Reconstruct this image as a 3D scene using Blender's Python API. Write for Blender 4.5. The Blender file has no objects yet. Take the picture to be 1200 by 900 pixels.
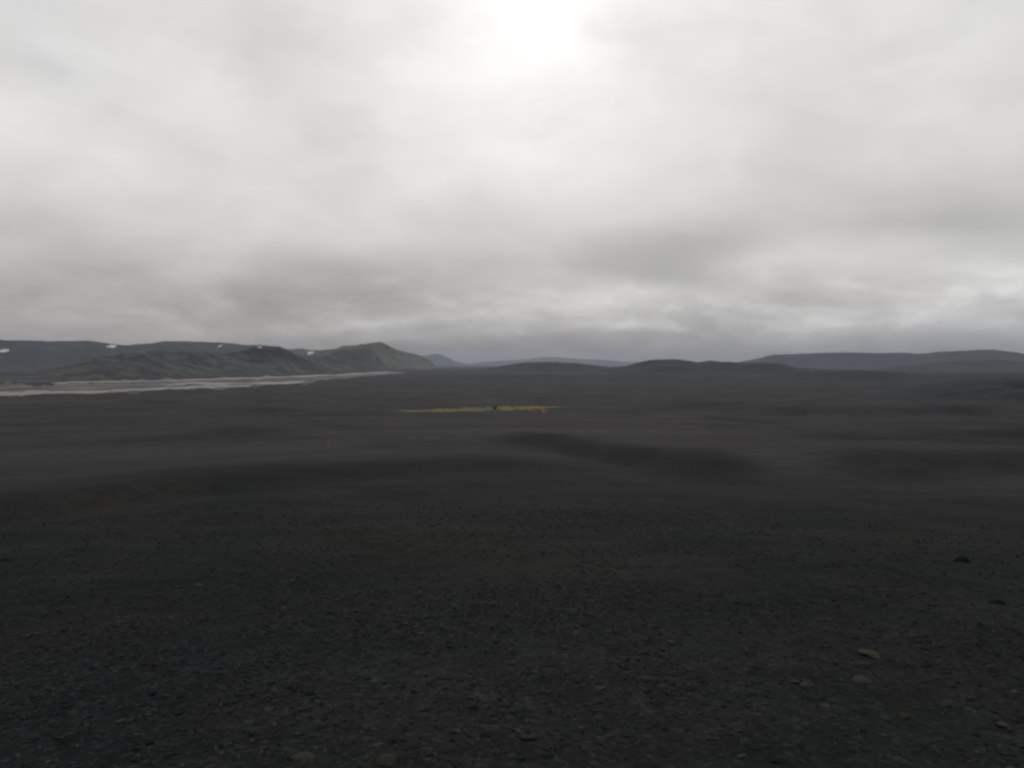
import bpy, math, random
import numpy as np

# ------------------------------------------------------------------ frame of reference
# The camera stands at the origin's (0,0,0) level, looking along +Y. F, EYE and CX translate
# a bearing / dip measured on the 1200x900 photograph into real directions.
F, EYE, CX = 864.0, 427.0, 600.0
C = bpy.context.scene.collection
scene = bpy.context.scene

# ------------------------------------------------------------------ camera
cam_d = bpy.data.cameras.new("camera")
cam = bpy.data.objects.new("camera", cam_d)
C.objects.link(cam)
cam.location = (0, 0, 0)
cam.rotation_euler = (math.radians(90), 0, 0)
cam_d.sensor_width = 36.0
cam_d.lens = 36.0 * F / 1200.0
cam_d.shift_y = -(450.0 - EYE) / 1200.0
cam_d.clip_start = 0.1
cam_d.clip_end = 120000.0
scene.camera = cam

# ------------------------------------------------------------------ sun and exposure
SUN_AZ = math.atan((640 - CX) / F)             # to the right of +Y
SUN_EL = math.radians(27)
sun_d = bpy.data.lights.new("sun", 'SUN')
sun_d.energy = 0.5
sun_d.angle = math.radians(16)
sun_d.color = (1.0, 0.96, 0.90)
sun = bpy.data.objects.new("sun", sun_d)
C.objects.link(sun)
sun.rotation_euler = (math.radians(90) - SUN_EL, 0, math.pi - SUN_AZ)

vs = scene.view_settings
scene.display_settings.display_device = 'sRGB'
vs.view_transform = 'Standard'
vs.look = 'None'
vs.exposure = 0.0
vs.gamma = 1.0
vs.use_curve_mapping = False
scene.cycles.use_denoising = True
scene.cycles.pixel_filter_type = 'BLACKMAN_HARRIS'
scene.cycles.filter_width = 2.6                # soft, slightly misted webcam lens
scene.cycles.max_bounces = 6
scene.cycles.volume_bounces = 1
scene.cycles.diffuse_bounces = 2


# ------------------------------------------------------------------ node helper
class NT:
    def __init__(s, nt):
        s.nt = nt
        nt.nodes.clear()

    def n(s, t, **kw):
        nd = s.nt.nodes.new(t)
        for k, v in kw.items():
            setattr(nd, k, v)
        return nd

    def link(s, a, b):
        s.nt.links.new(a, b)

    def put(s, v, sock):
        if isinstance(v, bpy.types.NodeSocket):
            s.link(v, sock)
        elif v is not None:
            sock.default_value = v

    def m(s, op, a=None, b=None, c=None, clamp=False):
        nd = s.n('ShaderNodeMath', operation=op)
        nd.use_clamp = clamp
        for i, v in enumerate((a, b, c)):
            s.put(v, nd.inputs[i])
        return nd.outputs[0]

    def v(s, op, a=None, b=None, out=0):
        nd = s.n('ShaderNodeVectorMath', operation=op)
        s.put(a, nd.inputs[0])
        s.put(b, nd.inputs[1])
        return nd.outputs[out]

    def scale(s, a, f):
        nd = s.n('ShaderNodeVectorMath', operation='SCALE')
        s.put(a, nd.inputs[0])
        s.put(f, nd.inputs['Scale'])
        return nd.outputs[0]

    def comb(s, x=0.0, y=0.0, z=0.0):
        nd = s.n('ShaderNodeCombineXYZ')
        for i, v in enumerate((x, y, z)):
            s.put(v, nd.inputs[i])
        return nd.outputs[0]

    def noise(s, vec, sc, det=4.0, rough=0.5, dist=0.0, col=False):
        nd = s.n('ShaderNodeTexNoise')
        s.put(vec, nd.inputs['Vector'])
        nd.inputs['Scale'].default_value = sc
        nd.inputs['Detail'].default_value = det
        nd.inputs['Roughness'].default_value = rough
        nd.inputs['Distortion'].default_value = dist
        return nd.outputs[1 if col else 0]

    def voro(s, vec, sc, out='Distance', feature='F1'):
        nd = s.n('ShaderNodeTexVoronoi', feature=feature)
        s.put(vec, nd.inputs['Vector'])
        nd.inputs['Scale'].default_value = sc
        return nd.outputs[out]

    def ramp(s, fac, stops, interp='LINEAR'):
        nd = s.n('ShaderNodeValToRGB')
        cr = nd.color_ramp
        cr.interpolation = interp
        while len(cr.elements) < len(stops):
            cr.elements.new(0.5)
        for e, (p, c) in zip(cr.elements, stops):
            e.position = p
            e.color = (c, c, c, 1) if not isinstance(c, tuple) else (*c, 1)
        s.put(fac, nd.inputs[0])
        return nd.outputs[0]

    def mix(s, fac, a, b, blend='MIX'):
        nd = s.n('ShaderNodeMix', data_type='RGBA', blend_type=blend)
        s.put(fac, nd.inputs[0])
        for v, k in ((a, 6), (b, 7)):
            if isinstance(v, tuple) and len(v) == 3:
                v = (*v, 1)
            s.put(v, nd.inputs[k])
        return nd.outputs[2]

    def maprange(s, v, a, b, c=0.0, d=1.0, smooth=True):
        nd = s.n('ShaderNodeMapRange')
        nd.interpolation_type = 'SMOOTHSTEP' if smooth else 'LINEAR'
        s.put(v, nd.inputs[0])
        for i, q in enumerate((a, b, c, d)):
            nd.inputs[i + 1].default_value = q
        return nd.outputs[0]


# ------------------------------------------------------------------ overcast sky
world = bpy.data.worlds.new("World")
scene.world = world
world.use_nodes = True
W = NT(world.node_tree)
sky = W.n('ShaderNodeTexSky', sky_type='NISHITA')
sky.sun_disc = False
sky.sun_elevation = SUN_EL
sky.sun_rotation = SUN_AZ
geo = W.n('ShaderNodeTexCoord').outputs['Generated']
dirv = W.v('NORMALIZE', geo)
sep = W.n('ShaderNodeSeparateXYZ')
W.link(dirv, sep.inputs[0])
dx, dy, dz = sep.outputs
az = W.m('ARCTAN2', dx, dy)
el = W.m('ARCSINE', dz)
q0 = W.comb(az, el, 0.0)
# a thick cloud sheet overhead: noise read on its flat underside, so it foreshortens to the horizon
plane = W.m('DIVIDE', 1.0, W.m('ADD', W.m('MAXIMUM', dz, 0.0), 0.10))
pc = W.comb(W.m('MULTIPLY', dx, plane), W.m('MULTIPLY', dy, plane), 0.0)
warp = W.v('SUBTRACT', W.noise(W.v('MULTIPLY', dirv, (1, 1, 2.2)), 3.2, 4, 0.55, col=True), (0.5, 0.5, 0.5))
wamp = W.maprange(el, 0.0, 0.35, 0.3, 1.0)
q = W.v('ADD', q0, W.scale(W.v('MULTIPLY', warp, (0.30, 0.13, 0)), wamp))


def ang(x, y):
    return math.atan((x - CX) / F), math.atan((EYE - y) / math.hypot(F, x - CX))


B = W.ramp(W.m('MULTIPLY', W.m('MAXIMUM', el, 0.0), 1.0 / 1.5708),
           [(0.0, 0.575), (0.013, 0.64), (0.045, 0.735), (0.085, 0.80), (0.15, 0.86), (0.28, 0.895), (0.45, 0.82), (0.7, 0.75), (1.0, 0.72)])
blobs = [  # bearing, height, half widths (photo px), brightness step, tilt in degrees
    (320, 335, 250, 34, -0.115, 3), (420, 352, 110, 16, -0.04, 0), (160, 372, 260, 22, -0.02, 0), (790, 308, 115, 32, -0.12, -3),
    (1130, 268, 150, 34, -0.09, 8), (570, 262, 90, 40, -0.05, 8), (380, 95, 80, 50, -0.03, 0), (130, 140, 120, 26, -0.03, -18),
    (900, 150, 110, 80, -0.03, 0), (740, 408, 260, 20, -0.07, 0), (500, 406, 150, 15, -0.11, 0), (560, 424, 200, 12, -0.07, 0), (60, 395, 160, 20, -0.035, 0), (1040, 415, 260, 12, -0.05, 0),
    (150, 215, 190, 42, 0.05, -10), (620, 180, 260, 60, -0.02, 0), (640, -10, 100, 60, 0.08, 0), (600, 90, 60, 60, 0.035, 0), (640, -30, 240, 170, 0.02, 0), (500, 165, 110, 80, 0.04, 0),
    (960, 308, 120, 24, 0.08, 3), (1180, 332, 90, 26, 0.07, 0), (740, 352, 130, 12, 0.07, 3),
    (700, 380, 36, 7, 0.10, 0), (725, 375, 20, 6, 0.05, 0), (960, 384, 34, 8, 0.09, 0), (1008, 380, 24, 7, 0.07, 0), (1150, 378, 70, 12, 0.07, -4), (450, 376, 60, 5, 0.09, 5),
    (-900, 120, 500, 90, -0.05, 4), (2100, 180, 500, 90, 0.04, 0), (-300, 60, 260, 60, -0.03, 5), (1500, 120, 220, 70, 0.03, 0),
]
for (x, y, sx, sy, amp, tilt) in blobs:
    if 0 <= x <= 1200:
        a0, e0 = ang(x, y)
    else:
        a0, e0 = (x - CX) / 1000.0, (EYE - y) / 1000.0
    d = W.v('SUBTRACT', q, (a0, e0, 0))
    if tilt:
        t = math.radians(tilt)
        u = W.v('DOT_PRODUCT', d, (math.cos(t) * F / sx, math.sin(t) * F / sx, 0), out=1)
        w_ = W.v('DOT_PRODUCT', d, (-math.sin(t) * F / sy, math.cos(t) * F / sy, 0), out=1)
        rr = W.m('ADD', W.m('MULTIPLY', u, u), W.m('MULTIPLY', w_, w_))
    else:
        s_ = W.v('MULTIPLY', d, (F / sx, F / sy, 0))
        rr = W.v('DOT_PRODUCT', s_, s_, out=1)
    B = W.m('MULTIPLY_ADD', W.m('POWER', 0.4, rr), amp, B)
n1 = W.noise(pc, 0.55, 4, 0.42, 0.4)
B = W.m('MULTIPLY_ADD', W.m('SUBTRACT', n1, 0.5), 0.19, B)
n2 = W.noise(pc, 1.7, 5, 0.55, 0.6)
B = W.m('MULTIPLY_ADD', W.m('SUBTRACT', n2, 0.5), 0.022, B)
n6 = W.noise(W.v('ADD', W.v('MULTIPLY', dirv, (1, 1, 1.8)), W.scale(warp, 0.35)), 4.6, 6, 0.46, 0.1)
B = W.m('MULTIPLY_ADD', W.m('MULTIPLY', W.m('SUBTRACT', n6, 0.5), W.maprange(el, 0.01, 0.12)), 0.20, B)
n7 = W.noise(W.v('MULTIPLY', q0, (1.0, 2.6, 0)), 17.0, 6, 0.6, 0.5)
B = W.m('MULTIPLY_ADD', W.m('MULTIPLY', W.m('SUBTRACT', W.maprange(n7, 0.36, 0.66), 0.5), W.m('MULTIPLY', W.maprange(el, 0.14, 0.05), W.maprange(az, -0.7, 0.25, 0.35, 1.0))), 0.055, B)
# small heaped clouds low over the horizon
n3 = W.noise(W.v('MULTIPLY', q0, (1.0, 2.6, 0)), 11.0, 5, 0.55, 0.3)
low = W.m('MULTIPLY', W.maprange(el, 0.018, 0.05), W.maprange(el, 0.08, 0.15, 1.0, 0.0))
B = W.m('MULTIPLY_ADD', W.m('MULTIPLY', W.maprange(n3, 0.5, 0.66), low), 0.055, B)
B = W.m('MULTIPLY_ADD', W.m('MULTIPLY', W.maprange(n3, 0.5, 0.34), low), -0.03, B)
# unseen sky overhead and behind is dimmed to lower the light on the ground
B = W.m('ADD', B, W.maprange(dy, 0.45, -0.6, 0.0, -0.10))
lum = W.m('POWER', B, 2.2)
# brighter cloud where the sun stands behind it
sd = W.v('DOT_PRODUCT', dirv, (math.sin(SUN_AZ) * math.cos(SUN_EL), math.cos(SUN_AZ) * math.cos(SUN_EL), math.sin(SUN_EL)), out=1)
glow = W.m('POWER', W.m('MAXIMUM', sd, 0.0), 150.0)
glow = W.m('MULTIPLY', glow, W.maprange(W.noise(W.v('ADD', dirv, W.scale(warp, 0.2)), 7.0, 5, 0.55), 0.36, 0.62, 0.1, 1.15))
lum = W.m('MULTIPLY_ADD', glow, 0.15, lum)
n4 = W.noise(dirv, 2.4, 3, 0.5)
tint = W.mix(W.maprange(n4, 0.38, 0.62), (1.01, 1.002, 0.99), (1.025, 1.0, 0.962))
tint = W.mix(W.maprange(el, 0.0, 0.10, 0.85, 0.0), tint, (0.975, 0.985, 1.03))
warml = W.m('MULTIPLY', W.maprange(az, -0.05, -0.4), W.maprange(el, 0.0, 0.25, 1.0, 0.0))
tint = W.mix(W.m('MULTIPLY', warml, 0.9), tint, (1.085, 0.985, 0.945))
cloud = W.scale(tint, W.m('MULTIPLY', lum, 10.0))
skycol = W.mix(0.97, sky.outputs[0], cloud)
bg = W.n('ShaderNodeBackground')
W.link(skycol, bg.inputs[0])
bg.inputs[1].default_value = 0.10
wo = W.n('ShaderNodeOutputWorld')
W.link(bg.outputs[0], wo.inputs[0])


# ------------------------------------------------------------------ noise in numpy
def _h(ix, iy, seed):
    h = (ix.astype(np.int64) * 374761393 + iy.astype(np.int64) * 668265263 + seed * 974711) & 0xffffffff
    h = ((h ^ (h >> 13)) * 1274126177) & 0xffffffff
    return ((h ^ (h >> 16)) & 0xffff) / 65535.0 * 2 * np.pi


def gnoise(x, y, seed=0):
    x = np.asarray(x, float)
    y = np.asarray(y, float)
    ix, iy = np.floor(x), np.floor(y)
    fx, fy = x - ix, y - iy
    u = fx * fx * fx * (fx * (fx * 6 - 15) + 10)
    v = fy * fy * fy * (fy * (fy * 6 - 15) + 10)
    r = 0
    for a, wx in ((0, 1 - u), (1, u)):
        for b, wy in ((0, 1 - v), (1, v)):
            t = _h(ix + a, iy + b, seed)
            r = r + wx * wy * (np.cos(t) * (fx - a) + np.sin(t) * (fy - b))
    return r * 1.4


def fbm(x, y, wl, octs=4, gain=0.5, seed=0, ridged=False):
    r, a = 0.0, 1.0
    for k in range(octs):
        n = gnoise(np.asarray(x) / wl + 17.3 * k, np.asarray(y) / wl - 9.1 * k, seed + k)
        r = r + a * ((1 - 2 * np.abs(n)) if ridged else n)
        wl *= 0.5
        a *= gain
    return r


def sstep(a, b, x):
    t = np.clip((x - a) / (b - a), 0, 1)
    return t * t * (3 - 2 * t)


def pchip(x, xp, yp):          # smooth interpolation between control points
    xp, yp = np.array(xp, float), np.array(yp, float)
    h = np.diff(xp)
    dl = np.diff(yp) / h
    m = np.zeros(len(xp))
    m[1:-1] = np.where(dl[:-1] * dl[1:] > 0, 2 * dl[:-1] * dl[1:] / (dl[:-1] + dl[1:] + 1e-12), 0)
    m[0], m[-1] = dl[0], dl[-1]
    x = np.clip(x, xp[0], xp[-1])
    i = np.clip(np.searchsorted(xp, x) - 1, 0, len(h) - 1)
    t = (x - xp[i]) / h[i]
    return ((2 * t**3 - 3 * t**2 + 1) * yp[i] + (t**3 - 2 * t**2 + t) * h[i] * m[i]
            + (-2 * t**3 + 3 * t**2) * yp[i + 1] + (t**3 - t**2) * h[i] * m[i + 1])


# ------------------------------------------------------------------ mesh helpers
def mesh_obj(name, verts, faces, mat, parent=None, smooth=True, attrs=None):
    me = bpy.data.meshes.new(name)
    verts = np.asarray(verts, np.float32)
    me.vertices.add(len(verts))
    me.vertices.foreach_set('co', verts.ravel())
    if isinstance(faces, np.ndarray):
        k = faces.shape[1]
        nf = len(faces)
        me.loops.add(nf * k)
        me.loops.foreach_set('vertex_index', faces.astype(np.int32).ravel())
        me.polygons.add(nf)
        me.polygons.foreach_set('loop_start', np.arange(0, nf * k, k, dtype=np.int32))
        me.update(calc_edges=True)
    else:
        me.clear_geometry()
        me.from_pydata([tuple(map(float, p)) for p in verts], [], faces)
        me.update()
    me.polygons.foreach_set('use_smooth', np.full(len(me.polygons), smooth, bool))
    for an, data in (attrs or {}).items():
        if data.ndim == 2:
            at = me.color_attributes.new(an, 'FLOAT_COLOR', 'POINT')
            at.data.foreach_set('color', np.hstack([data, np.ones((len(data), 1))]).astype(np.float32).ravel())
        else:
            at = me.attributes.new(an, 'FLOAT', 'POINT')
            at.data.foreach_set('value', data.astype(np.float32))
    me.materials.append(mat)
    o = bpy.data.objects.new(name, me)
    C.objects.link(o)
    if parent:
        o.parent = parent
    return o


def grid_faces(nr, nc, wrap=False):
    i = np.arange(nr - 1)[:, None]
    j = np.arange(nc if wrap else nc - 1)[None, :]
    j2 = (j + 1) % nc
    a, b = i * nc + j, i * nc + j2
    c, d = (i + 1) * nc + j2, (i + 1) * nc + j
    return np.stack([a, b, c, d], -1).reshape(-1, 4)


def tag(o, label=None, cat=None, group=None, kind=None):
    for k, v in (('label', label), ('category', cat), ('group', group), ('kind', kind)):
        if v:
            o[k] = v
    return o


# ------------------------------------------------------------------ the lie of the land
DROP = 35.0
BANKS = [  # (photo bearing, photo row) of each bank's foot, rise in m, run in m, fade-back length
    # long low bank crossing the near slope from the left
    dict(p=[(-500, 720), (0, 622), (150, 590), (300, 570), (450, 560), (600, 555), (720, 556)], h=0.8, w=8, back=34, fade=150),
    # curving bank of the dry gully right of centre
    dict(p=[(560, 517), (640, 523), (700, 535), (760, 547), (830, 558), (900, 565)], h=1.2, w=11, back=45, fade=70),
    dict(p=[(930, 536), (990, 545), (1060, 551), (1150, 549), (1300, 548)], h=1.2, w=15, back=50, fade=80),
    dict(p=[(960, 514), (1040, 512), (1120, 514), (1250, 512), (1400, 510)], h=1.3, w=20, back=70, fade=70),
    dict(p=[(200, 512), (300, 511), (400, 507), (460, 502)], h=1.3, w=18, back=90, fade=60),
    dict(p=[(400, 526), (480, 526), (560, 523)], h=0.7, w=9, back=60, fade=60),
    dict(p=[(780, 496), (830, 502), (880, 504)], h=1.2, w=16, back=90, fade=40),
    dict(p=[(100, 483), (300, 484), (420, 480)], h=2.0, w=30, back=150, fade=120),
    dict(p=[(700, 476), (860, 481), (960, 488), (1100, 486), (1300, 482)], h=4.0, w=45, back=200, fade=120),
]


def base_drop(r):
    lr = np.log(np.maximum(r, 0.5))
    pr = [0.5, 5, 20, 86, 200, 500, 800, 1400, 60000]
    pz = [3.15, 3.5, 4.95, 10.0, 17.0, 29.6, 33.6, DROP, DROP]
    return pchip(lr, np.log(pr), pz)


_rt = np.exp(np.linspace(np.log(3), np.log(20000), 4000))
_yt = EYE + F * base_drop(_rt) / _rt


def range_of(x, y):
    """distance at which the ground lies on this dip below the horizon (bearing x, row y)"""
    k = math.hypot(1, (x - CX) / F)          # rows are measured on the picture plane
    yy = EYE + (y - EYE) * 1.0 / k
    return float(np.interp(-yy, -_yt[::1], _rt)) if False else float(np.interp(-(yy), -_yt, _rt))


for b in BANKS:
    az_ = [math.atan((x - CX) / F) for x, y in b['p']]
    rr_ = [range_of(x, y) for x, y in b['p']]
    b['az'], b['r'] = np.array(az_), np.array(rr_)


def ground(x, y):
    """ground height (z) at world x, y; the eye is z = 0"""
    x = np.asarray(x, float)
    y = np.asarray(y, float)
    r = np.hypot(x, y)
    th = np.arctan2(x, y)
    z = -base_drop(r)
    for b in BANKS:
        rb = pchip(th, b['az'], b['r'])
        rb = rb * (1 + 0.02 * fbm(x, y, 30, 2, seed=77))
        env = sstep(b['az'][0] - 0.02, b['az'][0] + b['fade'] / F, th) * (1 - sstep(b['az'][-1] - b['fade'] / F, b['az'][-1] + 0.02, th))
        t = r - rb
        z = z + b['h'] * env * sstep(0, b['w'], t) * (1 - sstep(b['w'], b['w'] + b['back'], t))
        z = z - 0.25 * b['h'] * env * np.exp(-((t + 0.2 * b['w']) / (0.7 * b['w']))**2)
    near = sstep(3, 25, r)
    z = z + 0.05 * fbm(x, y, 2.3, 3, seed=5) * (1 - sstep(40, 120, r))
    z = z + 0.30 * fbm(x, y, 19, 3, seed=9) * near * (1 - 0.5 * sstep(300, 900, r))
    z = z + 1.1 * fbm(x, y, 95, 3, seed=13) * sstep(40, 220, r) * (1 - 0.6 * sstep(700, 1500, r))
    rightness = sstep(0.22, 0.5, th) * sstep(80, 300, r)
    z = z + 2.4 * rightness * fbm(x, y, 130, 4, seed=31) * (1 - sstep(2500, 6000, r))
    z = z + 2.0 * fbm(x, y, 420, 3, seed=21) * sstep(250, 900, r) * sstep(-0.12, 0.1, th)
    return z


# ------------------------------------------------------------------ materials
def new_mat(name):
    m = bpy.data.materials.new(name)
    m.use_nodes = True
    return m, NT(m.node_tree)


def finish(N, col, rough=0.95, bump=None, spec=0.2, strength=0.5, dist=0.1):
    p = N.n('ShaderNodeBsdfPrincipled')
    if isinstance(col, tuple):
        col = (*col, 1)
    N.put(col, p.inputs['Base Color'])
    N.put(rough, p.inputs['Roughness'])
    p.inputs['Specular IOR Level'].default_value = spec
    if bump is not None:
        bn = N.n('ShaderNodeBump')
        bn.inputs['Strength'].default_value = strength
        bn.inputs['Distance'].default_value = dist
        N.link(bump, bn.inputs['Height'])
        N.link(bn.outputs[0], p.inputs['Normal'])
    o = N.n('ShaderNodeOutputMaterial')
    N.link(p.outputs[0], o.inputs[0])


def pos(N):
    return N.n('ShaderNodeNewGeometry').outputs['Position']


m_ground, N = new_mat('black_sand_and_gravel')
P = pos(N)
PF = N.v('MULTIPLY', P, (1, 1, 0.3))
fine = N.voro(PF, 17.0, 'Color')
fs = N.n('ShaderNodeSeparateColor')
N.link(fine, fs.inputs[0])
mid = N.noise(PF, 2.2, 5, 0.62)
patch = N.noise(PF, 0.09, 5, 0.6, 0.5)
wide = N.noise(PF, 0.012, 5, 0.55, 0.6)
col = N.mix(N.maprange(patch, 0.35, 0.65), (0.0118, 0.0166, 0.0172), (0.0212, 0.0214, 0.0200))
col = N.mix(N.maprange(wide, 0.38, 0.62), col, (0.0245, 0.0244, 0.0252))
stonec = N.ramp(fs.outputs[0], [(0.0, 0.55), (0.6, 0.9), (0.88, 1.25), (0.97, 1.9), (1.0, 2.1)])
col = N.mix(0.75, col, stonec, 'MULTIPLY')
m3 = N.noise(N.v('MULTIPLY', P, (0.5, 1, 1)), 0.35, 6, 0.68, 0.4)
col = N.mix(1.0, col, N.ramp(m3, [(0.32, 0.78), (0.68, 1.22)]), 'MULTIPLY')
col = N.mix(1.0, col, N.ramp(mid, [(0.3, 0.72), (0.7, 1.3)]), 'MULTIPLY')
sa = N.n('ShaderNodeAttribute')
sa.attribute_name = 'sand'
col = N.mix(sa.outputs['Fac'], col, N.mix(1.0, (0.0490, 0.0488, 0.0512), N.ramp(m3, [(0.32, 0.82), (0.68, 1.2)]), 'MULTIPLY'))
# pale windblown silt lying in the flats and beside the river
at = N.n('ShaderNodeAttribute')
at.attribute_name = 'silt'
sf = N.m('MULTIPLY', at.outputs['Fac'], N.maprange(N.noise(N.v('MULTIPLY', P, (0.4, 1, 1)), 0.02, 6, 0.65), 0.28, 0.56))
col = N.mix(sf, col, (0.085, 0.075, 0.071))
hb = N.m('ADD', N.m('MULTIPLY', fs.outputs[1], 0.5), N.m('MULTIPLY', mid, 0.9))
finish(N, col, 0.95, hb, 0.03, 0.9, 0.06)

m_stone, N = new_mat('basalt_stone')
at = N.n('ShaderNodeAttribute')
at.attribute_name = 'tone'
tc = N.n('ShaderNodeTexCoord').outputs['Object']
nz = N.noise(pos(N), 28.0, 4, 0.65)
col = N.mix(1.0, at.outputs['Color'], N.ramp(nz, [(0.3, 0.65), (0.7, 1.35)]), 'MULTIPLY')
finish(N, col, 0.9, nz, 0.05, 0.5, 0.02)


def hill_mat(name, dark, light, moss, wl, mossamt=0.5, streak=1.0):
    m, N = new_mat(name)
    P = pos(N)
    a = N.noise(N.v('MULTIPLY', P, (1, 0.6, 2.5 * streak)), 1.0 / wl, 8, 0.68, 0.8)
    b = N.noise(P, 3.1 / wl, 6, 0.6, 0.3)
    col = N.mix(N.maprange(a, 0.36, 0.64), dark, light)
    mf = N.m('MULTIPLY', N.maprange(b, 0.46, 0.62), mossamt)
    col = N.mix(mf, col, moss)
    bl = N.noise(P, 11.0 / wl, 5, 0.65)
    col = N.mix(1.0, col, N.ramp(bl, [(0.3, 0.6), (0.7, 1.4)]), 'MULTIPLY')
    finish(N, col, 0.95, bl, 0.1, 0.6, wl * 0.03)
    return m


m_near_hill = hill_mat('dark_lava_hill', (0.020, 0.024, 0.031), (0.030, 0.033, 0.039), (0.032, 0.036, 0.035), 300, 0.25)  # bluish lift of the distance haze is painted into these colours
m_ridge_moss = hill_mat('mossy_tuff_ridge', (0.020, 0.023, 0.032), (0.060, 0.058, 0.058), (0.105, 0.105, 0.085), 240, 0.7)
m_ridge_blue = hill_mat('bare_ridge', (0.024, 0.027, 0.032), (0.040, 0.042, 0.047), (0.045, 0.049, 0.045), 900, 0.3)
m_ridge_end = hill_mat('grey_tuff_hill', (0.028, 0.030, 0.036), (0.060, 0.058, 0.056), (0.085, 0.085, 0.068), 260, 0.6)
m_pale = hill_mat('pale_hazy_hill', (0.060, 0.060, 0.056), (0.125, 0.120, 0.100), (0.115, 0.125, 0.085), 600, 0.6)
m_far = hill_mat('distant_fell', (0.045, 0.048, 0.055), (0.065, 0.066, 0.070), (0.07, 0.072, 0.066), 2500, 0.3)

m_snow, N = new_mat('old_snow')
nz = N.noise(pos(N), 0.05, 5, 0.6)
finish(N, N.mix(nz, (0.55, 0.56, 0.58), (0.78, 0.79, 0.80)), 0.7, nz, 0.3, 0.3, 1.0)

m_water, N = new_mat('milky_glacial_water')
nz = N.noise(N.v('MULTIPLY', pos(N), (1, 1, 1)), 0.9, 5, 0.6)
nw = N.noise(pos(N), 0.012, 4, 0.6)
finish(N, N.mix(nw, (0.14, 0.120, 0.108), (0.24, 0.205, 0.185)), 0.6, nz, 0.5, 0.35, 0.25)

m_silt, N = new_mat('pale_river_silt')
nz = N.noise(N.v('MULTIPLY', pos(N), (0.5, 0.22, 1)), 0.022, 8, 0.66, 1.0)
n_b = N.noise(pos(N), 0.007, 4, 0.6)
col = N.mix(N.maprange(nz, 0.47, 0.60), (0.022, 0.021, 0.022), (0.125, 0.108, 0.100))
col = N.mix(N.m('MULTIPLY', N.maprange(n_b, 0.5, 0.65), 0.5), col, (0.075, 0.075, 0.055))
finish(N, col, 0.8, nz, 0.3, 0.3, 0.5)

m_moss, N = new_mat('spring_moss')
nz = N.noise(N.v('MULTIPLY', pos(N), (0.6, 1, 1)), 0.075, 5, 0.6, 0.5)
nf = N.noise(pos(N), 1.1, 4, 0.6)
col = N.mix(N.maprange(nz, 0.42, 0.58), (0.24, 0.150, 0.050), (0.125, 0.135, 0.045))
col = N.mix(N.maprange(N.noise(N.v('MULTIPLY', pos(N), (0.4, 0.8, 1)), 0.16, 6, 0.65), 0.50, 0.64), col, (0.035, 0.034, 0.026))
col = N.mix(1.0, col, N.ramp(nf, [(0.3, 0.7), (0.7, 1.3)]), 'MULTIPLY')
finish(N, col, 0.95, nf, 0.1, 0.8, 0.2)

m_redmoss, N = new_mat('rust_red_moss')
nf = N.noise(pos(N), 1.3, 4, 0.6)
finish(N, N.mix(nf, (0.18, 0.045, 0.035), (0.25, 0.075, 0.058)), 0.95, nf, 0.1, 0.8, 0.2)

m_tuft, N = new_mat('green_moss')
nf = N.noise(pos(N), 40.0, 4, 0.6)
finish(N, N.mix(nf, (0.022, 0.040, 0.014), (0.055, 0.080, 0.030)), 0.95, nf, 0.1, 0.8, 0.01)

m_wood, N = new_mat('weathered_wood')
nf = N.noise(N.v('MULTIPLY', pos(N), (1, 1, 0.08)), 60.0, 4, 0.6)
finish(N, N.mix(nf, (0.17, 0.145, 0.13), (0.26, 0.23, 0.20)), 0.8, nf, 0.3, 0.4, 0.003)

# ------------------------------------------------------------------ ground sheet
ths = np.concatenate([np.linspace(-0.72, 0.72, 760), np.linspace(0.72, 2 * math.pi - 0.72, 150)[1:-1]])
rs = np.concatenate([[0.4, 0.8, 1.3], np.exp(np.linspace(np.log(1.8), np.log(30000), 470))])
TH, R = np.meshgrid(ths, rs)
X, Y = R * np.sin(TH), R * np.cos(TH)
Z = ground(X, Y)
silt = (np.exp(-((R - 190) / 120.0)**2) * 0.12 + sstep(450, 1000, R) * 0.08 * (1 - sstep(2500, 6000, R)))
# silt streaks seen on the flats: (bearing, row, half width px, half height px, amount)
for (sx_, sy_, wx_, wy_, am) in [(790, 490, 28, 1.6, 0.8), (825, 495, 32, 1.8, 0.9), (470, 482, 18, 1.2, 0.9), (661, 477.2, 9, 0.8, 0.9), (1020, 508, 45, 2.5, 0.7), (415, 508, 70, 2.5, 0.6), (690, 494, 60, 4, 0.4),
                                 (90, 470, 120, 3, 0.35), (500, 457, 60, 2, 0.4), (800, 512, 120, 12, 0.25), (560, 494, 160, 7, 0.25)]:
    t0, r0 = math.atan((sx_ - CX) / F), range_of(sx_, sy_)
    dr = abs(range_of(sx_, sy_ + wy_) - range_of(sx_, sy_ - wy_)) / 2
    silt += am * np.exp(-((TH - t0) / (wx_ / F))**2 - ((R - r0) / dr)**2)
# finer, lighter sand takes over from the gravel down the slope; along the banks it is cut back to paint in their shade
sand = sstep(15, 80, R) * np.clip(0.72 + 0.5 * fbm(X, Y, 60, 4, 0.55, seed=141), 0.1, 1)
for b in BANKS[:4]:
    rb_ = pchip(TH, b['az'], b['r'])
    en_ = sstep(b['az'][0] - 0.02, b['az'][0] + 0.08, TH) * (1 - sstep(b['az'][-1] - 0.05, b['az'][-1] + 0.02, TH))
    sand *= 1 - 0.85 * en_ * np.exp(-((R - rb_ - 0.1 * b['w']) / (1.35 * b['w']))**2)
V = np.stack([X, Y, Z], -1).reshape(-1, 3)
V = np.vstack([V, [[0, 0, float(Z[0].mean())]]])
fq = grid_faces(len(rs), len(ths), wrap=True)[:, ::-1]
o = mesh_obj('ground', V, fq, m_ground, attrs={'silt': np.append(np.clip(silt, 0, 1).ravel(), 0), 'sand': np.append(sand.ravel(), 0)})
import bmesh
bm = bmesh.new()
bm.from_mesh(o.data)
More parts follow.
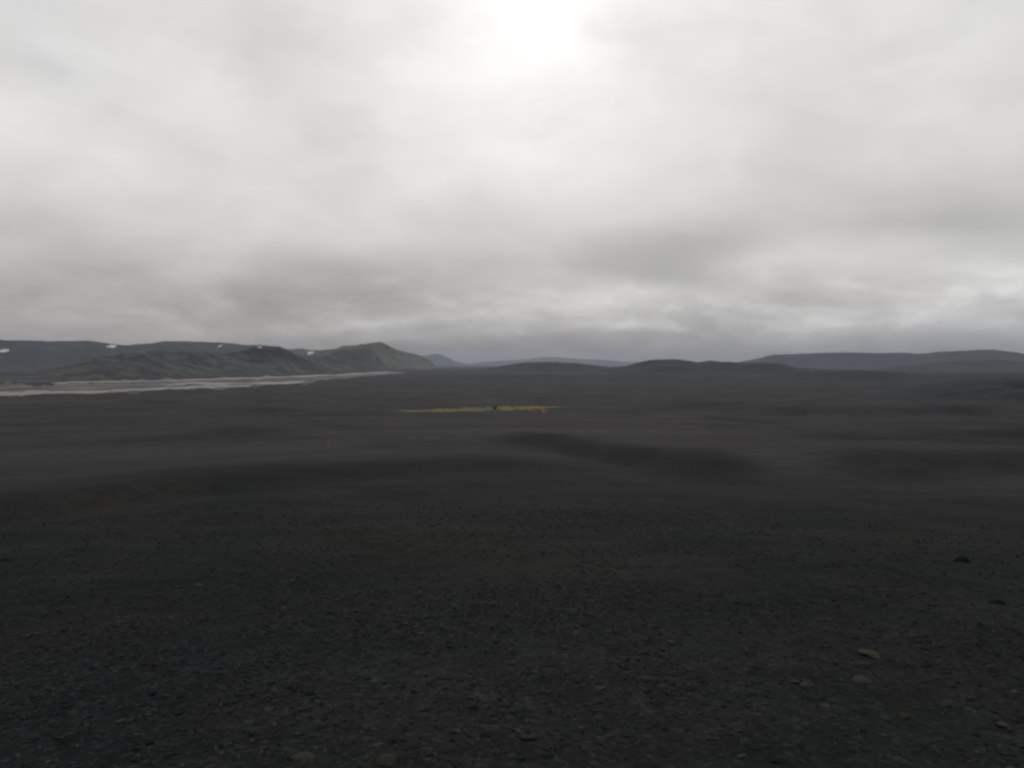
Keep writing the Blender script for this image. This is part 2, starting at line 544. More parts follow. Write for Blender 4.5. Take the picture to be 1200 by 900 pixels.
bm.verts.ensure_lookup_table()
cv = bm.verts[len(V) - 1]
n = len(ths)
for j in range(n):
    f = bm.faces.new((bm.verts[(j + 1) % n], bm.verts[j], cv))
    f.smooth = True
bm.normal_update()
bm.to_mesh(o.data)
bm.free()
tag(o, 'dark grey volcanic sand and gravel plain sloping down from the viewpoint', kind='structure')

# ------------------------------------------------------------------ ridges and hills
RIDGES = {}


def ridge(name, label, crest, dist, depth, mat, rough=1.0, rows=90, seed=1, dens=1.3, tc=0.45, jag=0.6, xr=None):
    """a real hill range. crest: (bearing, row) of its skyline; dist: (bearing, metres) of its foot; depth in metres"""
    cx = [c[0] for c in crest]
    x0, x1 = (cx[0], cx[-1])
    nc = int((x1 - x0) * dens)
    xs = np.linspace(x0, x1, nc)
    a = np.arctan((xs - CX) / F)
    k = np.hypot(1, (xs - CX) / F)
    yc = pchip(xs, cx, [c[1] for c in crest])
    d0 = pchip(xs, [d[0] for d in dist], [d[1] for d in dist])
    dp = depth if np.isscalar(depth) else pchip(xs, [d[0] for d in depth], [d[1] for d in depth])
    t = np.linspace(0, 1, rows)[:, None]
    D = d0[None, :] + t * dp
    dc = d0 + tc * dp
    XX, YY = D * np.sin(a), D * np.cos(a)
    Hc = (EYE - yc) / F * dc / k + DROP                       # crest height above the plain
    shape = np.where(t < tc, np.sin(np.clip(t / tc, 0, 1) * math.pi / 2)**1.25, np.cos(np.clip((t - tc) / (1 - tc), 0, 1) * math.pi / 2)**1.1)
    wl = float(np.mean(dc)) * 0.055
    n = fbm(XX, YY, wl, 6, 0.55, seed=seed, ridged=True) - 0.6
    n2_ = fbm(XX, YY, wl * 2.2, 4, 0.5, seed=seed + 50)
    body = np.minimum(1, shape * 1.2) * (0.25 + 0.75 * sstep(0, 0.35, t))
    damp = 1 - 0.8 * np.exp(-((t - tc) / 0.10)**2)
    Zr = -DROP - 3 + (Hc[None, :] + 3) * shape + Hc[None, :] * rough * 0.16 * (n * 0.8 + n2_) * body * damp
    jagn = fbm(xs, xs * 0 + seed, 26, 5, 0.55, seed=seed + 9)
    Zr += (jag * jagn * dc / F)[None, :] * np.exp(-((t - tc) / 0.12)**2)
    # fades: ends sink into the plain
    ea = sstep(x0, x0 + 12, xs) * (1 - sstep(x1 - 12, x1, xs))
    Zr = np.where(True, (Zr + DROP + 6) * ea[None, :] - DROP - 6, Zr)
    Vv = np.stack([XX, YY, Zr], -1)
    o = mesh_obj(name, Vv.reshape(-1, 3), grid_faces(rows, nc)[:, ::-1], mat)
    tag(o, label, kind='structure')
    RIDGES[label] = (xs, k, Vv)
    return Vv, xs


# distant fells, palest, at the middle and far left of the skyline
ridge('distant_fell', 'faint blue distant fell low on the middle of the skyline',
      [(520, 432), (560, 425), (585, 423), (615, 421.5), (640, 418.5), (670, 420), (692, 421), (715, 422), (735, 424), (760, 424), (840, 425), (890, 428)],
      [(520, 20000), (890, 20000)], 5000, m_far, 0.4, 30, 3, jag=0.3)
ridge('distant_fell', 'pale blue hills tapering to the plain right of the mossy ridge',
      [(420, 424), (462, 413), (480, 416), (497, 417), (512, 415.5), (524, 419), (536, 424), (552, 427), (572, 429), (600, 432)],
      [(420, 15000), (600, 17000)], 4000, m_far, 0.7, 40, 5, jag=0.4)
V_back, xs_back = ridge('mountain_ridge', 'long blue grey ridge with snow patches beyond the river',
      [(-320, 408), (-200, 404), (-80, 401), (0, 398.5), (40, 399), (75, 400), (105, 400), (128, 403), (150, 405), (175, 403), (200, 400.5), (225, 401), (255, 402),
       (285, 404), (305, 405), (340, 410), (380, 412), (420, 414), (470, 424)],
      [(-320, 5600), (0, 5600), (470, 6800)], 2600, m_ridge_blue, 0.7, 80, 11, jag=0.4)
MOSSY = 'rugged brown and moss green hill along the far bank of the river'
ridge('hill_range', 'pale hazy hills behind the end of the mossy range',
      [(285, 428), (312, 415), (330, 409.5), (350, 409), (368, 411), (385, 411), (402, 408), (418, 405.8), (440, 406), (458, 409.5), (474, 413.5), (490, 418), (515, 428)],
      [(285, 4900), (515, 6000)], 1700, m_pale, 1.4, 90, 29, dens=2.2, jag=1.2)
ridge('hill_range', MOSSY,
      [(-340, 432), (-200, 424), (-60, 437), (20, 436), (55, 433), (92, 428), (120, 422), (150, 418.5), (178, 415), (205, 414), (235, 413), (262, 415), (290, 412),
       (312, 409.5), (326, 409), (340, 413), (356, 418), (376, 420.5), (398, 425), (425, 434)],
      [(-340, 1750), (0, 1650), (150, 1900), (250, 2300), (330, 2800), (420, 3400)], [(-340, 1100), (0, 1100), (300, 1300), (420, 900)],
      m_ridge_moss, 1.1, 140, 23, dens=2.0, tc=0.6, jag=1.1)
ridge('hill_range', 'short steep ended hill with a lumpy green grey top where the river bends away',
      [(318, 430), (335, 424), (352, 420.5), (372, 419), (392, 414.5), (408, 411), (422, 409.5), (434, 412), (443, 417.5), (450, 425), (457, 431), (466, 434)],
      [(318, 3600), (468, 4700)], 1300, m_ridge_end, 1.3, 110, 27, dens=2.6, tc=0.5, jag=1.1)
# right side
ridge('mountain_ridge', 'long flat topped grey ridge on the right skyline',
      [(820, 430), (872, 423), (890, 420), (908, 416), (940, 414.5), (965, 413.3), (1000, 413), (1030, 414), (1055, 413.5), (1080, 414.5), (1100, 412.5), (1130, 411),
       (1160, 410), (1180, 412), (1200, 414.5), (1260, 418), (1400, 414), (1550, 422)],
      [(820, 8200), (1550, 8200)], 2400, m_ridge_blue, 0.5, 70, 37, jag=0.35)
ridge('hill_range', 'grey hill in front of the flat topped ridge at right',
      [(960, 436), (1005, 433.5), (1030, 431.5), (1060, 427.5), (1100, 424.5), (1130, 422), (1160, 421.5), (1200, 424), (1300, 426), (1500, 432)],
      [(960, 4600), (1500, 4600)], 1700, m_ridge_blue, 0.6, 60, 41, jag=0.4)
ridge('low_hill', 'dark low hill in the middle of the skyline',
      [(500, 436), (545, 434.5), (570, 431.5), (590, 428.5), (604, 426), (618, 424.7), (635, 424.2), (655, 425), (675, 426), (695, 428.5), (716, 431), (745, 433), (790, 436)],
      [(500, 3300), (790, 3300)], 1100, m_near_hill, 0.8, 60, 43, jag=0.5)
ridge('low_hill', 'dark twin topped hill right of the middle of the skyline',
      [(660, 438), (700, 433), (718, 431), (733, 429), (750, 424.5), (768, 421.8), (790, 421), (806, 423), (818, 424.7), (832, 423.2), (850, 424.8), (872, 425.5), (900, 425.6),
       (918, 427), (932, 430.5), (960, 433), (1000, 434), (1040, 436), (1090, 440)],
      [(660, 2700), (1090, 2700)], 1000, m_near_hill, 0.9, 70, 47, jag=0.5)
ridge('low_hill', 'dark rolling rise on the plain at far right',
      [(860, 446), (920, 438), (960, 435.5), (1010, 435), (1050, 437), (1100, 439.5), (1150, 438), (1200, 438.5), (1300, 436), (1450, 442)],
      [(860, 1700), (1450, 1500)], 900, m_near_hill, 1.2, 90, 53, jag=0.7)
ridge('low_hill', 'black swell of sand in front of the rolling rise at far right',
      [(1000, 462), (1060, 455), (1110, 450), (1150, 446), (1200, 443.5), (1290, 441), (1450, 450)],
      [(1000, 760), (1450, 700)], 420, m_near_hill, 1.0, 80, 59, jag=0.5)
ridge('low_hill', 'long faint swell of dark sand under the middle hills',
      [(470, 446), (540, 441), (600, 438.5), (690, 439.5), (760, 438), (850, 440), (930, 446)],
      [(470, 1500), (930, 1400)], 700, m_near_hill, 0.9, 70, 57, jag=0.5)


def snow(bx, row, w, hgt, ridge_label, label, seed):
    xs, k, Vv = RIDGES[ridge_label]
    rows_ = EYE - F * Vv[:, :, 2] / np.hypot(Vv[:, :, 0], Vv[:, :, 1]) * k[None, :]
    cols = np.where((xs > bx - w * 0.75) & (xs < bx + w * 0.75))[0]
    mid_ = np.argmin(np.abs(xs - bx))
    crest_t = np.argmin(rows_[:, mid_])
    t0 = np.argmin(np.abs(rows_[:crest_t + 1, mid_] - row)) + 0.0
    # fine patch laid on the slope: sample the ridge surface bilinearly
    na, nb = 26, 12
    u = np.linspace(-1, 1, na)[None, :]
    vv = np.linspace(-1, 1, nb)[:, None]
    edge = 1 + 0.35 * gnoise(u * 2.3 + seed, vv * 0 + seed * 1.7, seed) + 0.25 * gnoise(u * 6 + seed, vv * 0, seed + 3)
    px = bx + u * w / 2 + 0 * vv
    step = abs(rows_[min(int(t0) + 2, len(rows_) - 1), mid_] - rows_[max(int(t0) - 2, 0), mid_]) / 4 + 1e-3
    tt = t0 + vv * (hgt / 2 / max(step, 0.35)) * edge * np.sqrt(np.clip(1 - u**2, 0, 1)) + u * 0.6
    ci = np.interp(px, xs, np.arange(len(xs)))
    ti = np.clip(tt, 0, len(rows_) - 1.001)
    c0, r0 = np.floor(ci).astype(int), np.floor(ti).astype(int)
    c0 = np.minimum(c0, len(xs) - 2)
    fc, fr = (ci - c0)[..., None], (ti - r0)[..., None]
    S = (Vv[r0, c0] * (1 - fc) * (1 - fr) + Vv[r0, c0 + 1] * fc * (1 - fr) + Vv[r0 + 1, c0] * (1 - fc) * fr + Vv[r0 + 1, c0 + 1] * fc * fr)
    thick = 6.0 * np.sqrt(np.clip(1 - u**2, 0, 1) * np.clip(1 - vv**2, 0, 1))
    top = S.copy()
    top[..., 2] += 1.0 + thick
    bot = S.copy()
    bot[..., 2] -= 3.0
    org = top.mean((0, 1))
    VV = np.vstack([top.reshape(-1, 3), bot.reshape(-1, 3)]) - org
    fA = grid_faces(nb, na)
    nA = na * nb
    ring = [(0, j) for j in range(na)] + [(i, na - 1) for i in range(1, nb)] + [(nb - 1, j) for j in range(na - 2, -1, -1)] + [(i, 0) for i in range(nb - 2, 0, -1)]
    ids = [i * na + j for i, j in ring]
    side = [(ids[i], ids[i] + nA, ids[(i + 1) % len(ids)] + nA, ids[(i + 1) % len(ids)]) for i in range(len(ids))]
    fs_ = np.vstack([fA[:, ::-1], fA + nA, np.array(side)[:, ::-1]])
    o = mesh_obj('snow_patch', VV, fs_, m_snow)
    o.location = org
    tag(o, label, 'snow patch', 'snow patches lying on the hills beyond the river')


LB = 'long blue grey ridge with snow patches beyond the river'
LM = 'pale hazy hills behind the end of the mossy range'
snow(3, 411.5, 16, 3.2, LB, 'largest snow patch, at the far left edge of the blue grey ridge', 3)
snow(130, 406.5, 13, 2.4, LB, 'slanting snow patch in the dip of the long blue grey ridge', 5)
snow(258, 406, 6, 1.0, LB, 'tiny faint snow patch just below the crest of the far ridge', 8)
snow(304, 407.3, 13, 1.0, LB, 'thin streak of snow above the left shoulder of the mossy hill', 12)
snow(364, 413.6, 8, 2.4, LM, 'small round snow patch in the saddle between two mossy hills', 15)


# ------------------------------------------------------------------ river and silt flats
def flat_strip(name, label, path, mat, lift, seed, kind='structure'):
    """path: (bearing, row, half height in rows) of a strip's middle on the plain"""
    xs = np.arange(path[0][0], path[-1][0], 1.5)
    yc = pchip(xs, [p[0] for p in path], [p[1] for p in path])
    hh = pchip(xs, [p[0] for p in path], [p[2] for p in path])
    k = np.hypot(1, (xs - CX) / F)
    a = np.arctan((xs - CX) / F)
    e1 = 1 + 0.8 * fbm(xs, xs * 0 + seed, 34, 5, 0.65, seed=seed)
    e2 = 1 + 0.8 * fbm(xs, xs * 0 + seed, 27, 5, 0.65, seed=seed + 4)
    cut = sstep(0, 10, xs - xs[0]) * (1 - sstep(-10, 0, xs - xs[-1]))
    ra = DROP * F * k / np.maximum(yc + hh * e1 * cut - EYE, 2.0)
    rb = DROP * F * k / np.maximum(yc - hh * e2 * cut - EYE, 2.0)
    rows = 9
    t = np.linspace(0, 1, rows)[:, None]
    RR = ra + (rb - ra) * t
    XX, YY = RR * np.sin(a), RR * np.cos(a)
    prof = np.sin(t * math.pi)**0.5
    ZZ = ground(XX, YY) * 0 + (-DROP + lift) - 1.6 * (1 - prof) + (0.15 * fbm(XX, YY, 40, 3, seed=seed) if mat is m_silt else 0)
    o = mesh_obj(name, np.stack([XX, YY, ZZ], -1).reshape(-1, 3), grid_faces(rows, len(xs))[:, ::-1], mat)
    return tag(o, label, kind=kind)


flat_strip('silt_flat', 'pale sediment flats spread along the braided river',
           [(-420, 470, 5), (-150, 462, 6), (0, 458, 7.5), (60, 457, 6.5), (110, 455, 7), (190, 452, 6.5), (250, 450, 6), (300, 448, 4.8), (350, 445, 3.8), (400, 441.5, 2.2), (440, 438.5, 1.6), (480, 436.5, 0.8)],
           m_silt, 1.7, 3)
flat_strip('river', 'broad near channel of the braided river at left',
           [(-420, 475, 3), (-150, 468, 3), (0, 462.8, 2.5), (35, 461.8, 2.2), (80, 461, 1.4), (130, 459.2, 1.0), (180, 456.8, 0.9), (230, 454.6, 1.2), (270, 453.6, 0.7), (300, 453, 0.4)],
           m_water, 2.3, 7)
flat_strip('river', 'narrow far channel running along the foot of the hills',
           [(60, 450, 0.8), (100, 448.6, 0.7), (150, 447.6, 0.8), (210, 446.3, 0.7), (270, 444.4, 0.9), (330, 442.4, 0.8), (390, 440, 0.8), (430, 437.6, 0.7), (460, 436.2, 0.4)],
           m_water, 2.32, 9)
flat_strip('river', 'short pinkish braid between the two channels',
           [(190, 453, 0.4), (208, 452, 1.8), (235, 450.8, 1.8), (258, 451.3, 1.4), (276, 450.8, 0.2), (292, 450.4, 0.2), (312, 449.6, 1.5), (336, 449.2, 1.1), (360, 447.5, 0.3)],
           m_water, 2.34, 13)


# ------------------------------------------------------------------ moss strip by the spring
def moss(name, label, path, mat, seed, hum=0.35, lift=0.0, kind='stuff', cat=None, dx_=0.8):
    xs = np.arange(path[0][0], path[-1][0], dx_)
    yc = pchip(xs, [p[0] for p in path], [p[1] for p in path])
    hh = pchip(xs, [p[0] for p in path], [p[2] for p in path])
    a = np.arctan((xs - CX) / F)
    e1 = np.maximum(1 + 1.0 * fbm(xs, xs * 0 + seed, 16, 5, 0.75, seed=seed), 0.12)
    e2 = np.maximum(1 + 0.9 * fbm(xs, xs * 0 + seed, 12, 5, 0.75, seed=seed + 4), 0.12)
    ra = np.array([range_of(x, y) for x, y in zip(xs, yc + hh * e1)])
    rb = np.array([range_of(x, y) for x, y in zip(xs, yc - hh * e2)])
    rows = 40
    t = np.linspace(0, 1, rows)[:, None]
    RR = ra + (rb - ra) * t
    XX, YY = RR * np.sin(a), RR * np.cos(a)
    endf = np.sqrt(np.clip(np.minimum(xs - xs[0], xs[-1] - xs) / 5, 0, 1))
    G = ground(XX, YY)
    prof = np.sin(t * math.pi)**0.35 * endf
    ZZ = G + lift - 0.5 + prof * (0.75 + hum * (0.6 + fbm(XX, YY, 6, 4, 0.6, seed=seed)))
    top = np.stack([XX, YY, ZZ], -1).reshape(-1, 3)
    o = mesh_obj(name, top, grid_faces(rows, len(xs))[:, ::-1], mat)
    tag(o, label, cat, kind=kind)
    return o


moss('moss', 'long strip of ochre and yellow green moss across the dark plain',
     [(466, 482, 0.35), (482, 481.6, 0.5), (500, 480.9, 1.3), (520, 479.8, 2.7), (545, 479.3, 2.8), (575, 478.8, 2.6), (600, 478.2, 2.8), (630, 478, 2.2), (641, 478, 1.2), (648, 477.6, 0.7), (658, 477.3, 0.35)],
     m_moss, 61)
moss('red_moss', 'rust red moss cushion at the right end of the moss strip',
     [(633, 481.6, 0.6), (635.5, 481.8, 2.2), (639, 482.2, 2.6), (642.5, 482.2, 0.7)], m_redmoss, 63, 0.6, 0.25, dx_=0.4)
moss('red_moss', 'small pinkish moss cushion left of the red one below the moss strip',
     [(617, 482, 0.5), (621, 482, 1.1), (626, 482, 1.1), (630, 481.5, 0.4)], m_redmoss, 65, 0.4, 0.15, dx_=0.4)

# ------------------------------------------------------------------ stones
rng = np.random.default_rng(7)


def icos():
    bm = bmesh.new()
    bmesh.ops.create_icosphere(bm, subdivisions=2, radius=1)
    v = np.array([p.co[:] for p in bm.verts])
    f = np.array([[q.index for q in p.verts] for p in bm.faces])
    bm.free()
    return v, f


ICO_V, ICO_F = icos()


def clast(seed, flat=0.35, cuts=9, v0=None):
    """an angular stone: a ball cut by random planes, then flattened"""
    g = np.random.default_rng(seed)
    v = (ICO_V if v0 is None else v0).copy()
    for _ in range(cuts + 3):
        nrm = g.normal(size=3)
        nrm /= np.linalg.norm(nrm)
        dd = g.uniform(0.38, 0.72)
        p = v @ nrm
        over = np.maximum(p - dd, 0)[:, None]
        v = v - over * nrm
    v += 0.015 * g.normal(size=v.shape)
    v *= np.array([1.0, g.uniform(0.6, 0.85), flat * g.uniform(0.8, 1.2)])
    v /= np.abs(v[:, 0]).max()
    return v


def place_on_photo_dip(x, y):
    """ground point seen on bearing x at dip y (steps out until the ground is met)"""
    k = math.hypot(1, (x - CX) / F)
    slope = -(y - EYE) / F / k
    a = math.atan((x - CX) / F)
    r = np.linspace(3, 120, 4000)
    X_, Y_ = r * math.sin(a), r * math.cos(a)
    zz = ground(X_, Y_)
    i = int(np.argmax(zz >= slope * r))
    return X_[i], Y_[i], zz[i], r[i]


OLIVE, BROWN, GREY, PALE, DARK, RED = (0.038, 0.040, 0.030), (0.028, 0.026, 0.022), (0.029, 0.034, 0.0345), (0.048, 0.050, 0.045), (0.0085, 0.0115, 0.012), (0.038, 0.031, 0.030)
STONES = [  # bearing, row, width px, flatness, tone, label
    (1020, 768, 23, 0.22, OLIVE, 'pale olive flat stone slab, upper one of three stacked in depth at lower right'),
    (1004, 780, 30, 0.25, BROWN, 'broad brown slab between the pale olive slab and the thin pale slab, lower right'),
    (1013, 798, 24, 0.2, PALE, 'thin pale slab just below the broad brown slab at lower right'),
    (1084, 782, 14, 0.6, GREY, 'upright grey stone to the right of the broad brown slab'),
    (1158, 734, 17, 0.45, GREY, 'rounded grey slab below the lower dark boulder at right'),
    (1160, 786, 14, 0.6, RED, 'reddish grey stone near the right edge of the gravel'),
    (945, 802, 22, 0.2, GREY, 'long thin grey slab left of the pale slab at lower right'),
    (1060, 842, 13, 0.5, OLIVE, 'olive stone above the date mark corner of the gravel'),
    (1175, 850, 15, 0.3, OLIVE, 'tilted olive slab in the bottom right corner'),
    (1125, 658, 18, 0.5, DARK, 'black boulder standing alone on the smooth sand at right, the farther of two'),
    (1167, 707, 21, 0.42, DARK, 'black low boulder near the right edge, the nearer of two'),
    (961, 820, 12, 0.5, GREY, 'small grey stone under the left end of the long thin grey slab'),
    (870, 872, 14, 0.5, GREY, 'grey stone on the bottom edge right of centre'),
    (834, 867, 12, 0.6, OLIVE, 'olive grey stone next to the grey stone on the bottom edge'),
    (930, 800, 11, 0.4, RED, 'small reddish stone touching the left tip of the long thin grey slab'),
    (577, 709, 10, 0.4, PALE, 'small bright stone alone in the middle of the foreground'),
    (494, 744, 9, 0.6, (0.075, 0.050, 0.030), 'orange brown stone left of the middle foreground'),
    (649, 670, 8, 0.3, PALE, 'pale chip, left one of a pair above the middle foreground'),
    (657, 670, 6, 0.3, PALE, 'pale chip, right one of a pair above the middle foreground'),
    (565, 798, 9, 0.35, PALE, 'pale chip in the lower middle of the gravel'),
    (503, 798, 10, 0.35, GREY, 'grey chip left of the pale chip in the lower middle'),
    (484, 812, 9, 0.7, GREY, 'small blue grey stone in the dark hollow left of the lower middle'),
    (553, 830, 13, 0.5, GREY, 'rounded grey stone under the pale chip in the lower middle'),
    (592, 828, 13, 0.5, OLIVE, 'olive stone right of the rounded grey stone, lower middle'),
    (675, 744, 9, 0.4, PALE, 'pale chip right of the middle foreground'),
    (788, 756, 10, 0.5, PALE, 'slanting pale chip two thirds across the foreground'),
    (702, 808, 16, 0.3, OLIVE, 'slanting olive slab right of the lower middle'),
    (748, 874, 14, 0.7, OLIVE, 'upright olive stone on the bottom edge right of the middle'),
    (620, 866, 18, 0.5, BROWN, 'brown slab near the bottom edge in the middle'),
    (467, 870, 16, 0.5, BROWN, 'dull brown stone near the bottom edge left of the middle'),
    (455, 893, 22, 0.35, OLIVE, 'wide olive slab cut by the bottom edge left of the middle'),
    (219, 609, 8, 0.4, PALE, 'tiny pale stone on the far crest of the near slope at left'),
    (233, 687, 9, 0.4, PALE, 'pale chip at left below the dark bank'),
    (343, 681, 7, 0.5, PALE, 'faint pale chip left of the centre, above the gravel field'),
    (375, 688, 7, 0.5, GREY, 'faint grey chip beside the faint pale chip left of the centre'),
    (160, 737, 10, 0.6, GREY, 'grey stone in the left of the gravel field'),
    (282, 745, 9, 0.4, GREY, 'flat grey chip in the left middle of the gravel field'),
    (184, 781, 11, 0.6, BROWN, 'brownish stone low in the left of the gravel field'),
    (287, 793, 9, 0.5, GREY, 'small grey stone right of the brownish one at left'),
    (141, 847, 12, 0.4, PALE, 'pale stone above the left bottom corner'),
    (373, 824, 10, 0.4, PALE, 'pale pinkish chip at lower left of the middle'),
    (345, 862, 17, 0.4, GREY, 'grey slab near the bottom edge at left of the middle'),
    (356, 891, 26, 0.35, OLIVE, 'broad olive slab cut by the bottom edge at left'),
    (80, 868, 14, 0.5, BROWN, 'brown stone at the bottom left corner'),
    (263, 875, 13, 0.5, GREY, 'dull grey stone on the bottom edge at left'),
]
for i, (x, y, w, flat, tone, label) in enumerate(STONES):
    X_, Y_, Z_, r_ = place_on_photo_dip(x, y)
    dist_ = math.hypot(r_, Z_)
    size = w / F * dist_ / 2 / max(0.8, 1) * 1.02
    v = clast((100 if x != 1167 else 161) + i, flat) * size
    v += 0.0
    g = np.random.default_rng(900 + i)
    rz = g.uniform(-0.5, 0.5)
    tl = g.uniform(-0.15, 0.15)
    tcol = np.tile(np.array(tone), (len(v), 1))
    o = mesh_obj('boulder' if tone is DARK else 'stone', v, ICO_F, m_stone, smooth=False, attrs={'tone': tcol})
    o.location = (X_, Y_, Z_ + size * flat * 0.30)
    o.rotation_euler = (tl + 0.08, g.uniform(-0.15, 0.15), rz)
    tag(o, label, 'boulder' if tone is DARK else 'stone', 'boulders on the sand' if tone is DARK else 'larger stones lying on the gravel')

# all the uncountable gravel: one mesh of angular chips, dense near the viewpoint
bm = bmesh.new()
bmesh.ops.create_icosphere(bm, subdivisions=1, radius=1)
LO_V = np.array([p.co[:] for p in bm.verts])
LO_F = np.array([[q.index for q in p.verts] for p in bm.faces])
bm.free()


def octa():
    v = np.array([(1, 0, 0), (0.2, 0.9, 0.1), (-1, 0.2, 0), (-0.1, -0.9, 0), (0.2, 0.1, 1), (0, 0, -1)], float)
    f = np.array([(0, 1, 4), (1, 2, 4), (2, 3, 4), (3, 0, 4), (1, 0, 5), (2, 1, 5), (3, 2, 5), (0, 3, 5)])
    return v, f


vs_all, fs_all, tn_all = [], [], []
off = 0


def scatter(n, r0, r1, smin, smax, proto_v, proto_f, cuts, half=0.80, power=1.0, skew=2.2):
    global off
    u = rng.random(n)
    r = (r0**power + u * (r1**power - r0**power))**(1 / power)
    th = rng.uniform(-half, half, n)
    x, y = r * np.sin(th), r * np.cos(th)
    # clumping: gravel lies in patches
    keep = rng.random(n) < np.clip(0.75 + 0.9 * fbm(x, y, 3.0, 3, seed=91) + 0.5 * fbm(x, y, 11, 2, seed=95), 0.15, 1)
    x, y, r = x[keep], y[keep], r[keep]
    m = len(x)
    z = ground(x, y)
    s = smin * (smax / smin)**(rng.random(m)**skew)
    protos = [clast(k, rng.uniform(0.14, 0.40), cuts, proto_v) for k in range(24)]
    PV = np.stack(protos)
    pi = rng.integers(0, 24, m)
    P_ = PV[pi] * s[:, None, None]
    rz = rng.uniform(0, 2 * np.pi, m)
    tx = rng.normal(-0.04, 0.16, m)
    c, sn = np.cos(tx)[:, None], np.sin(tx)[:, None]
    yy = P_[..., 1] * c - P_[..., 2] * sn
    zz = P_[..., 1] * sn + P_[..., 2] * c
    c, sn = np.cos(rz)[:, None], np.sin(rz)[:, None]
    xx = P_[..., 0] * c - yy * sn
    yy = P_[..., 0] * sn + yy * c
    G = np.stack([xx + x[:, None], yy + y[:, None], zz + (z + s * 0.10)[:, None]], -1)
    base = np.array([(0.0120, 0.0170, 0.0178), (0.0165, 0.0212, 0.0212), (0.0230, 0.0228, 0.0190), (0.0260, 0.0275, 0.0250), (0.0330, 0.0335, 0.0270), (0.046, 0.047, 0.042)])
    ci = rng.choice(6, m, p=[0.26, 0.28, 0.22, 0.14, 0.07, 0.03])
    tn = base[ci] * rng.uniform(0.75, 1.25, (m, 1))
    k = proto_v.shape[0]
    vs_all.append(G.reshape(-1, 3))
    tn_all.append(np.repeat(tn, k, 0))
    fs_all.append((proto_f[None] + (np.arange(m) * k)[:, None, None]).reshape(-1, 3) + off)
    off += m * k


OV, OF = octa()
scatter(20000, 2.5, 15, 0.018, 0.060, LO_V, LO_F, 6, power=1.7, skew=1.5)
scatter(34000, 9, 34, 0.018, 0.065, LO_V, LO_F, 6, half=0.72, power=1.5, skew=1.7)
scatter(40000, 2.5, 16, 0.008, 0.03, OV, OF, 3, power=1.6)
scatter(9000, 22, 50, 0.02, 0.06, OV, OF, 3, half=0.70, power=1.2)
gv = mesh_obj('gravel', np.vstack(vs_all), np.vstack(fs_all), m_stone, smooth=False, attrs={'tone': np.vstack(tn_all)})
tag(gv, 'angular dark grey and brown gravel strewn over the near slope', kind='stuff')

# ------------------------------------------------------------------ green moss tuft at the left edge
X_, Y_, Z_, r_ = place_on_photo_dip(8, 657)
g = np.random.default_rng(4)
tv, tf = [], []
for k in range(240):
    a_, q_ = g.uniform(0, 2 * np.pi), math.sqrt(g.random()) * 0.14
    bx_, by_ = math.cos(a_) * q_ * 1.4, math.sin(a_) * q_
    hgt = 0.09 * (1 - (q_ / 0.16)**2) + 0.012
    ln = g.normal(0, 0.02, 2)
    w_ = 0.006
    i0 = len(tv)
    tv += [(bx_ - w_, by_, 0), (bx_ + w_, by_ + w_, 0), (bx_ + ln[0], by_ + ln[1], hgt * g.uniform(0.6, 1.1)), (bx_, by_ - w_, 0)]
    tf += [(i0, i0 + 1, i0 + 2), (i0 + 1, i0 + 3, i0 + 2), (i0 + 3, i0, i0 + 2)]
o = mesh_obj('moss_tuft', np.array(tv), np.array(tf), m_tuft, smooth=False)
o.location = (X_, Y_, Z_)
tag(o, 'small green moss tuft on the sand at the left edge', 'moss tuft')

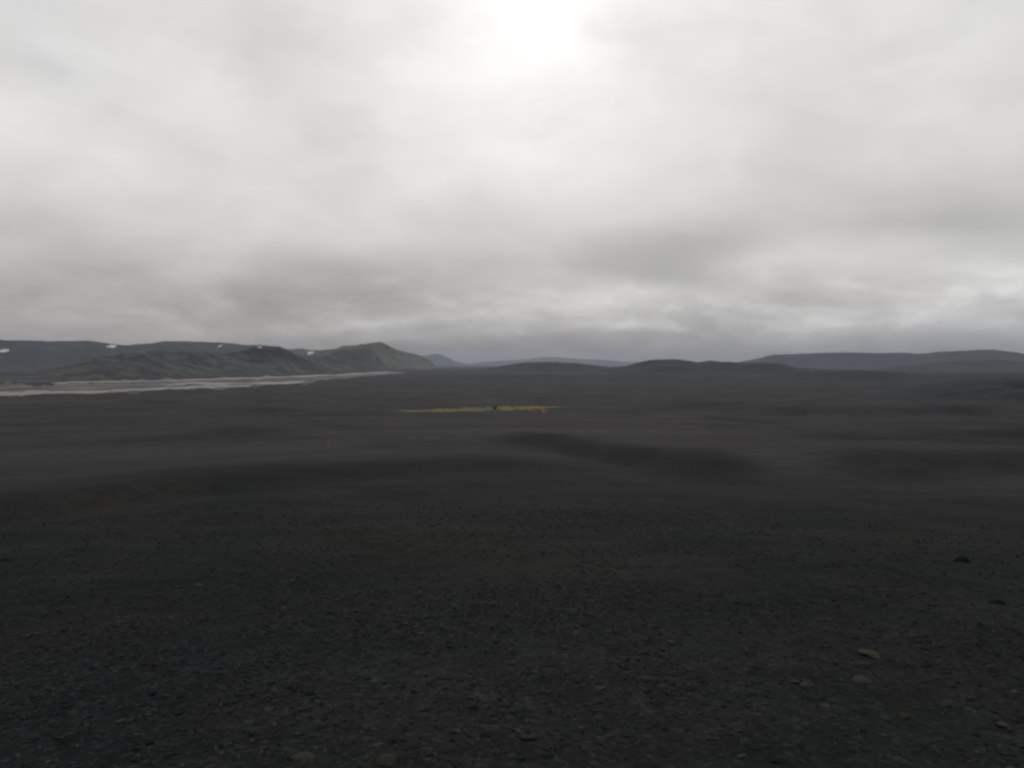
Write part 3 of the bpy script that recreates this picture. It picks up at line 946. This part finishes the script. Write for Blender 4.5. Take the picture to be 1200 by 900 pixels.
# ------------------------------------------------------------------ marker stake on the slope
X_, Y_, Z_, r_ = place_on_photo_dip(384, 527)
top_h = 12.5 / F * r_
sv, sf_ = [], []
seg, ringn = 8, 7
for i in range(seg + 1):
    t = i / seg
    rad = 0.070 - 0.016 * t + 0.003 * math.sin(i * 2.1)
    if i == seg:
        rad *= 0.45
    for j in range(ringn):
        a_ = 2 * math.pi * j / ringn
        sv.append((math.cos(a_) * rad + 0.010 * math.sin(t * 3), math.sin(a_) * rad, -0.25 + t * (top_h + 0.25)))
for i in range(seg):
    for j in range(ringn):
        sf_.append((i * ringn + j, i * ringn + (j + 1) % ringn, (i + 1) * ringn + (j + 1) % ringn, (i + 1) * ringn + j))
sf_.append(tuple(seg * ringn + j for j in range(ringn)))
o = mesh_obj('marker_stake', np.array(sv), sf_, m_wood, smooth=True)
o.location = (X_, Y_, Z_)
o.rotation_euler = (0, math.radians(4), 0)
tag(o, 'thin weathered wooden stake standing upright on the slope left of centre', 'stake')

# dark rock breaking the moss strip
X0, R0 = 580, range_of(580, 479.5)
a_ = math.atan((X0 - CX) / F)
v = clast(555, 0.75) * np.array([1.7, 1.2, 1.25])
o = mesh_obj('boulder', v, ICO_F, m_stone, smooth=False, attrs={'tone': np.tile(np.array(DARK) * 3.2, (len(v), 1))})
o.rotation_euler = (0.2, math.radians(-28), 0.3)
o.location = (R0 * math.sin(a_), R0 * math.cos(a_), float(ground(R0 * math.sin(a_), R0 * math.cos(a_))) + 0.9)
tag(o, 'dark tilted boulder in the middle of the far moss strip', 'boulder', 'boulders on the sand')

# ------------------------------------------------------------------ haze over the whole plain
S = 32000.0
z0, z1 = -DROP - 10.0, 420.0
hv = [(x, y, z) for z in (z0, z1) for x, y in ((-S, -S), (S, -S), (S, S), (-S, S))]
hf = [(3, 2, 1, 0), (4, 5, 6, 7), (0, 1, 5, 4), (1, 2, 6, 5), (2, 3, 7, 6), (3, 0, 4, 7)]
m_haze = bpy.data.materials.new('damp_air')
m_haze.use_nodes = True
H = NT(m_haze.node_tree)
pv = H.n('ShaderNodeVolumePrincipled')
pv.inputs['Color'].default_value = (0.74, 0.83, 1.0, 1)
pv.inputs['Density'].default_value = 3.7e-5
pv.inputs['Anisotropy'].default_value = 0.0
ho = H.n('ShaderNodeOutputMaterial')
H.link(pv.outputs[0], ho.inputs['Volume'])
o = mesh_obj('haze', np.array(hv), hf, m_haze, smooth=False)
tag(o, 'thin grey blue damp air over the whole plain', kind='stuff')
